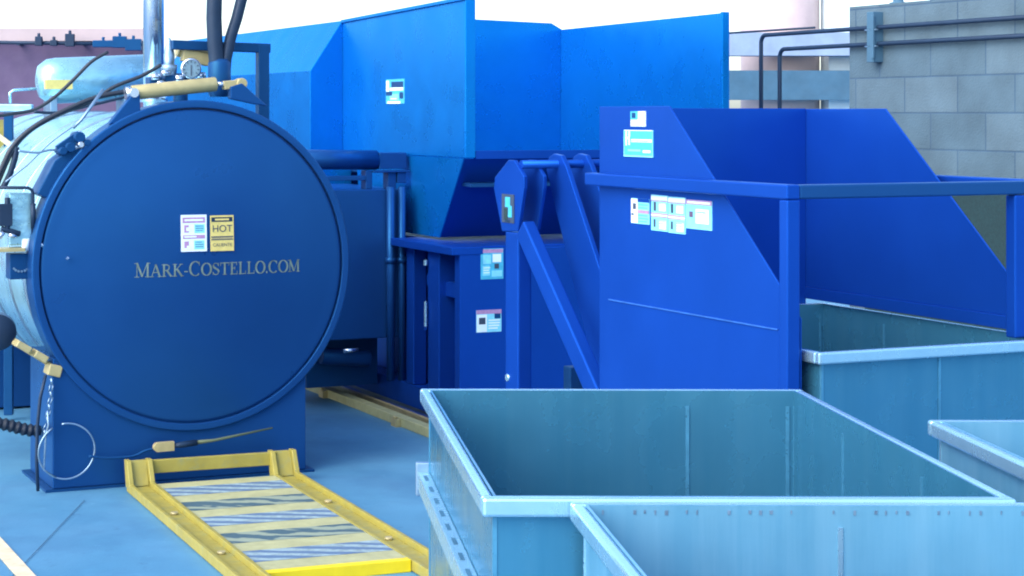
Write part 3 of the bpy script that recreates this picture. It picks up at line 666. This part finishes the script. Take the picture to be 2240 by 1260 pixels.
# pivot frame behind the hopper
AP = 6.35
def head_plate(u_, sx, with_post=True):
    pts = [on_u(x, y, 3.25) for x, y in [(1112, 350), (1082, 388), (1080, 412), (1098, 506), (1132, 506), (1146, 412), (1146, 386), (1124, 350)]]
    pts = [p + UX * (u_ - 3.25) for p in pts]
    b = MB(); b.prism(pts, UX * .016)
    return b.build('pivot_plate', B, dm, .003)
hp = head_plate(3.25, 1)
sticker('warning_sticker', hp, on_u(1112, 456, 3.25), nx, ZX, .105, .112, M['ink'], [(.3, .55, .7, .9, M['teal']), (.2, .1, .5, .5, M['green']), (.55, .2, .85, .6, M['teal']), (.3, .02, .7, .1, M['pipe_dark'])])
head_plate(3.335, 1)
b_ = MB(); b_.tube([P(3.262, 6.33, 1.505), P(4.10, 6.33, 1.505)], .017, 16); b_.build('pivot_shaft', B, dm)
p0 = on_u(1119, 507, 3.25); aa = p0.dot(AX)
b_ = MB(); b_.box(3.25, 3.31, aa - .055, aa + .055, .0, 1.24); b_.build('upright', B, dm, .006)
b_ = MB(); b_.box(3.86, 3.92, aa - .055, aa + .055, .0, 1.24); b_.build('upright', B, dm, .006)
pA = on_u(1158, 520, 3.27); pB = on_u(1300, 842, 3.27); dd = (pB - pA).normalized()
b_ = MB(); b_.bar(pA - dd * .05, pB + dd * .75, .05, .085, ZX); b_.build('brace', B, dm, .006)
for u_ in (3.42, 3.53):
    b_ = MB(); b_.prism([P(u_, 6.36, 1.545), P(u_, 6.30, 1.54), P(u_, 6.26, 1.50), P(u_, 5.72, .72), P(u_, 5.72, .40), P(u_, 5.98, .62), P(u_, 6.42, 1.48), P(u_, 6.40, 1.53)], UX * .02); b_.build('lift_arm', B, dm, .003)
b_ = MB(); b_.box(3.56, 4.1, 5.75, 6.28, .5, 1.30); b_.box(3.40, 3.415, 5.72, 6.1, .1, .62); b_.build('lift_housing', B, dm, .004)
b_ = MB(); b_.box(3.5, 3.86, aa - .02, aa + .04, .1, .7); b_.build('cross_member', M['darkblue'], dm, .004)
b_ = MB(); pz = on_u(1108, 826, 3.245); b_.tube([pz, pz + UX * .02], .014, 8); b_.build('bolt', M['galv_rim'], dm)

# ------------------------------------------------------------------ galvanised carts
def make_rail(bx, root, D, z_):
    hr = MB()
    hx0, hx1 = -.008, .0225
    bx(hr, hx0, hx0 + .006, .05, D - .03, z_ - .022, z_ + .022); bx(hr, hx0 + .006, hx1, .05, D - .03, z_ + .016, z_ + .022); bx(hr, hx0 + .006, hx1, .05, D - .03, z_ - .022, z_ - .016)
    hrail = hr.build('side_rail', M['galv_rim'], root, .002)
    sl = MB()
    for k in range(9):
        y_ = .12 + (D - .26) * k / 8; bx(sl, hx0 + .010, hx1 - .011, y_, y_ + .06, z_ + .0222, z_ + .0228)
    build_each(sl, 'slot', M['slot_shadow'], hrail)
    br = MB(); bx(br, -.012, .0225, D - .028, D - .008, z_ - .04, z_ + .045); bx(br, -.012, .0225, .03, .048, z_ - .04, z_ + .04); build_each(br, 'rail_end', M['steel'], hrail, .003)

def make_cart(rv, dv, W, D, metal, seam=.69, side_rail=True, spots=False, H=1.0):
    """local frame: origin on the floor under the near left corner"""
    t = .005; rw = .023; rh = .036; zb = .17
    def Q(x, y, z): return rv * x + dv * y + ZX * z
    def bx(mb, x0, x1, y0, y1, z0, z1, mi=0):
        return mb.add([Q(x, y, z) for x in (x0, x1) for y in (y0, y1) for z in (z0, z1)], [(0, 1, 3, 2), (4, 6, 7, 5), (0, 4, 5, 1), (2, 3, 7, 6), (0, 2, 6, 4), (1, 5, 7, 3)], mi)
    root = bpy.data.objects.new('cart', None); col.objects.link(root); root.empty_display_size = .2; root['base'] = (0, 0, 0)
    sh = MB(); i = rw
    bx(sh, i, i + t, i, D - i, zb, H - .001); bx(sh, W - i - t, W - i, i, D - i, zb, H - .001)
    bx(sh, i + t, W - i - t, i, i + t, zb, H - .001); bx(sh, i + t, W - i - t, D - i - t, D - i, zb, H - .001); bx(sh, i + t, W - i - t, i + t, D - i - t, zb, zb + t)
    shell = sh.build('shell', M[metal], root)
    rm = MB(); g_ = .0025
    bx(rm, 0, W, 0, rw - .001, H - rh, H); bx(rm, 0, W, D - rw + .001, D, H - rh, H)
    bx(rm, 0, rw - .001, rw, D - rw, H - rh, H - .0005); bx(rm, W - rw + .001, W, rw, D - rw, H - rh, H - .0005)
    rim = rm.build('rim', M['galv_rim'], root, .006)
    sm = MB()
    for (x_, y_) in ((i + t + .012, D - i - t - .0025), (W - i - t - .02, D - i - t - .0025), (W * seam, D - i - t - .0025), (W * .5, i - .0025)):
        bx(sm, x_, x_ + .009, y_, y_ + .0022, zb + .01, H - .04)
    for y_ in (D * .3, D * .68):
        bx(sm, i + t, i + t + .002, y_, y_ + .009, zb + .01, H - .04); bx(sm, W - i - t - .002, W - i - t, y_, y_ + .009, zb + .01, H - .04)
    for (x_, y_) in ((i - .002, i - .002), (W - i - .006, i - .002), (i - .002, D - i - .006), (W - i - .006, D - i - .006)):
        bx(sm, x_, x_ + .008, y_, y_ + .008, zb, H - rh - .004)
    build_each(sm, 'weld_seam', M['galv_seam' if metal == 'galv' else 'galv_rim'], shell)
    sd_ = MB(); n_ = 46
    for k in range(n_):
        x_ = i + .03 + (W - 2 * i - .06) * k / (n_ - 1); w_ = .002 + .004 * random.random()
        if random.random() < .6: bx(sd_, x_, x_ + w_, D - i - t - .0012, D - i - t - .0001, H - .016 - .003 * random.random(), H - .010)
    if spots: build_each(sd_, 'spot_weld', M['steel'], shell)
    hr = MB(); z_ = .77
    if side_rail: make_rail(bx, root, D, z_)
    for (x_, y_) in ((.12, .14), (W - .12, .14), (.12, D - .14), (W - .12, D - .14)):
        fk = MB(); c_ = Q(x_, y_, 0); fk.obox(c_ + ZX * .163, V((.05, 0, 0)), V((0, .05, 0)), ZX * .006)
        fk.obox(c_ + V((-.028, 0, .115)), V((.003, 0, 0)), V((0, .02, 0)), ZX * .043); fk.obox(c_ + V((.028, 0, .115)), V((.003, 0, 0)), V((0, .02, 0)), ZX * .043)
        fko = fk.build('caster', M['steel'], root)
        wh = MB(); wh.lathe([(.001, -.02), (.06, -.02), (.065, -.012), (.065, .012), (.06, .02), (.001, .02)], c_ + ZX * .065, V((1, 0, 0)), 20); wh.build('wheel', M['dark'], fko)
    return root
rvA, dvA = V((1, -.010, 0)), V((-.056, 1, 0))
GRP = 'galvanised carts standing in the yard'
def place(root, loc, label):
    root.location = loc; root['label'] = label; root['category'] = 'cart'; root['group'] = GRP
c1 = make_cart(rvA, dvA, .972, 1.335, 'galv', .69)
c3 = make_cart(rvA, dvA, .950, 1.335, 'galv_new', .5, False, True)
c4 = make_cart(rvA, dvA, .972, 1.335, 'galv_new', .69, False)
place(c1, V((.213, 3.335, 0)), 'open galvanised cart before the blue dumper, slotted rail on its side, whole rim in view')
place(c3, V((.444, 1.975, 0)), 'nearest galvanised cart, cut off by the bottom of the frame, bright inner wall with seam')
place(c4, V((1.362, 2.86, 0)), 'galvanised cart of which only one rim corner shows at the right edge')
c2 = make_cart(V((1, 0, 0)), V((0, 1, 0)), .90, 1.19, 'galv', .6, False)
place(c2, P(3.275, 4.45, 0), 'galvanised cart held inside the blue dumper, behind the square tube post')
c2.rotation_euler = (0, 0, math.atan2(UX.y, UX.x))

# ------------------------------------------------------------------ block wall with its conduits
bw = MB(); bw.box(6.77, 6.97, 4.5, 8.91, 0, 2.335)
wall = rebase(bw.build('block_wall', M['blocks'])); tag(wall, 'grey concrete block wall with two conduits, right of the blue machines', 'wall')
at = wall.data.attributes.new('run', 'FLOAT_VECTOR', 'POINT'); b0_ = V(wall['base'])
for i, v in enumerate(wall.data.vertices):
    p = v.co + b0_; at.data[i].vector = V((-p.dot(AX) + p.dot(UX) + 20.12, p.z + .12, 0))
cn = thing('conduit_run', P(6.74, 7.5, 2.1), 'pair of thin conduits strapped along the block wall and bending down at its end', 'conduit')
def elbow(p, q, r, rb=.04):
    d1 = (p).normalized(); d2 = q.normalized()
    return d1, d2
def conduit(u, z, a_far, drop):
    pts = [P(u, 5.0, z), P(u, a_far - .05, z)]
    c_ = P(u, a_far - .05, z - .05)
    for k in range(1, 7):
        th = R(90 * k / 6); pts.append(c_ + AX * .05 * math.sin(th) + ZX * .05 * math.cos(th))
    pts.append(P(u, a_far, drop)); b = MB(); b.tube(pts, .0135, 12); return b.build('conduit', M['pipe_dark'], cn)
t1 = conduit(6.735, 2.20, 9.76, .0); conduit(6.735, 2.105, 9.56, .0)
b_ = MB(); pE = P(6.735, 9.74, 2.2); b_.tube([P(6.735, 9.2, 2.225), P(6.735, 11.2, 2.235)], .007, 8); b_.build('cable', M['pipe_dark'], cn)
b_ = MB(); b_.box(6.70, 6.772, 8.60, 8.66, 2.0, 2.29); b_.box(6.69, 6.705, 8.59, 8.61, 2.02, 2.27); b_.build('strut_channel', M['garage'], cn, .003)
for z_ in (2.105, 2.2):
    b_ = MB(); b_.box(6.715, 6.772, 8.615, 8.645, z_ - .022, z_ + .022); b_.box(6.70, 6.72, 8.58, 8.68, z_ - .018, z_ - .010); b_.build('pipe_clamp', M['steel'], cn, .002)
for a_ in (6.4, 7.3):
    b_ = MB(); b_.box(6.745, 6.771, a_, a_ + .03, 2.07, 2.23); b_.build('strap', M['garage'], cn, .002)
pf = MB(); p = on_u(1965, 12, 6.87); pf.lathe([(.05, 0), (.05, .01), (.03, .015), (.03, .06), (.045, .065), (.045, .2), (.001, .2)], V((p.x, p.y, 2.335)), ZX, 18)
tag(rebase(pf.build('vent_cap', M['garage'])), 'small round vent fitting standing on top of the block wall', 'vent')
gb = MB(); p0 = on_u(2050, 438, 6.60); gb.box(6.60, 6.625, 5.6, 8.55, .0, 1.32)
tag(rebase(gb.build('mesh_panel', M['green'], None, .004)), 'dark green panel against the block wall, seen past the dumper rail', 'panel')

# ------------------------------------------------------------------ far structures
gr = thing('parking_structure', (6.5, 25, 0), 'distant open parking structure with blue grey beams and pinkish column', 'building')
b_ = MB(); b_.wbox(2.0, 8.4, 24.6, 25.0, 1.895, 2.29); b_.build('beam', M['garage'], gr)
b_ = MB(); b_.wbox(2.0, 8.4, 24.6, 25.0, 2.49, 2.80); b_.build('beam', M['garage_pale'], gr)
b_ = MB(); b_.tube([V((5.8, 25.6, 0)), V((5.8, 25.6, 4.4))], .54, 40); b_.build('column', M['pink'], gr)
b_ = MB(); b_.wbox(6.345, 6.66, 25.05, 25.5, 0, 4.4); b_.build('column', M['white'], gr)
b_ = MB(); b_.wbox(7.9, 8.3, 25.05, 25.6, 0, 4.4); b_.build('column', M['garage'], gr)
lb = thing('boundary_wall', (-3.4, 16, 0), 'lilac rendered wall with a pink coping behind the autoclave barrel', 'wall')
b_ = MB(); b_.wbox(-8, -1.93, 16, 16.3, 0, 2.34); lbw = b_.build('wall_panel', M['lilac'], lb)
b_ = MB(); b_.wbox(-8, -1.92, 15.97, 16.33, 2.341, 2.45); b_.build('coping', M['pink'], lb)
pl = thing('valve_pipe', (-2.6, 15.8, 2.3), 'thin black pipe with valves running along the lilac wall', 'pipe')
b_ = MB(); b_.tube([on_y(-60, 92, 15.85), on_y(312, 97, 15.85)], .016, 10); pm = b_.build('pipe', M['pipe_dark'], pl)
for (x, y, w_, h_) in ((85, 90, .03, .04), (118, 94, .03, .025), (153, 88, .04, .055), (226, 96, .09, .03), (262, 92, .06, .05), (292, 98, .07, .05)):
    b_ = MB(); p = on_y(x, y, 15.83); b_.obox(p, V((w_, 0, 0)), V((0, .03, 0)), ZX * h_); b_.tube([p, p + ZX * (h_ + .03)], .014, 8); b_.build('valve', M['pipe_dark'] if x < 200 else M['darkblue'], pm, .008)
b_ = MB()
for x in (40, 180, 300):
    p = on_y(x, 95, 15.85); b_.obox(V((p.x, 15.92, p.z)), V((.015, 0, 0)), V((0, .08, 0)), ZX * .015)
b_.build('pipe_bracket', M['pipe_dark'], pl)
gy = thing('guard_railing', on_z(10, 800, 0), 'yellow guard railing with a pale top rail at the left edge beside the barrel', 'railing')
YG = 10.2
b_ = MB(); p = on_y(-60, 236, YG); q = on_y(72, 237, YG); b_.bar(p, q, .05, .045); b_.build('top_rail', M['clad'], gy, .006)
b_ = MB(); p = on_y(19, 268, YG - .04); b_.obox(V((p.x, p.y, .87)), V((.025, 0, 0)), V((0, .02, 0)), ZX * .84); b_.build('post', M['darkblue'], gy, .004)
b_ = MB(); p = on_y(-40, 290, YG + .03); b_.obox(V((p.x - .1, p.y, 1.42)), V((.24, 0, 0)), V((0, .006, 0)), ZX * .25); b_.build('panel', M['yellow'], gy)
b_ = MB(); b_.bar(on_y(-60, 255, YG - .07), on_y(24, 318, YG - .07), .02, .03); b_.build('brace', M['cream'], gy, .004)
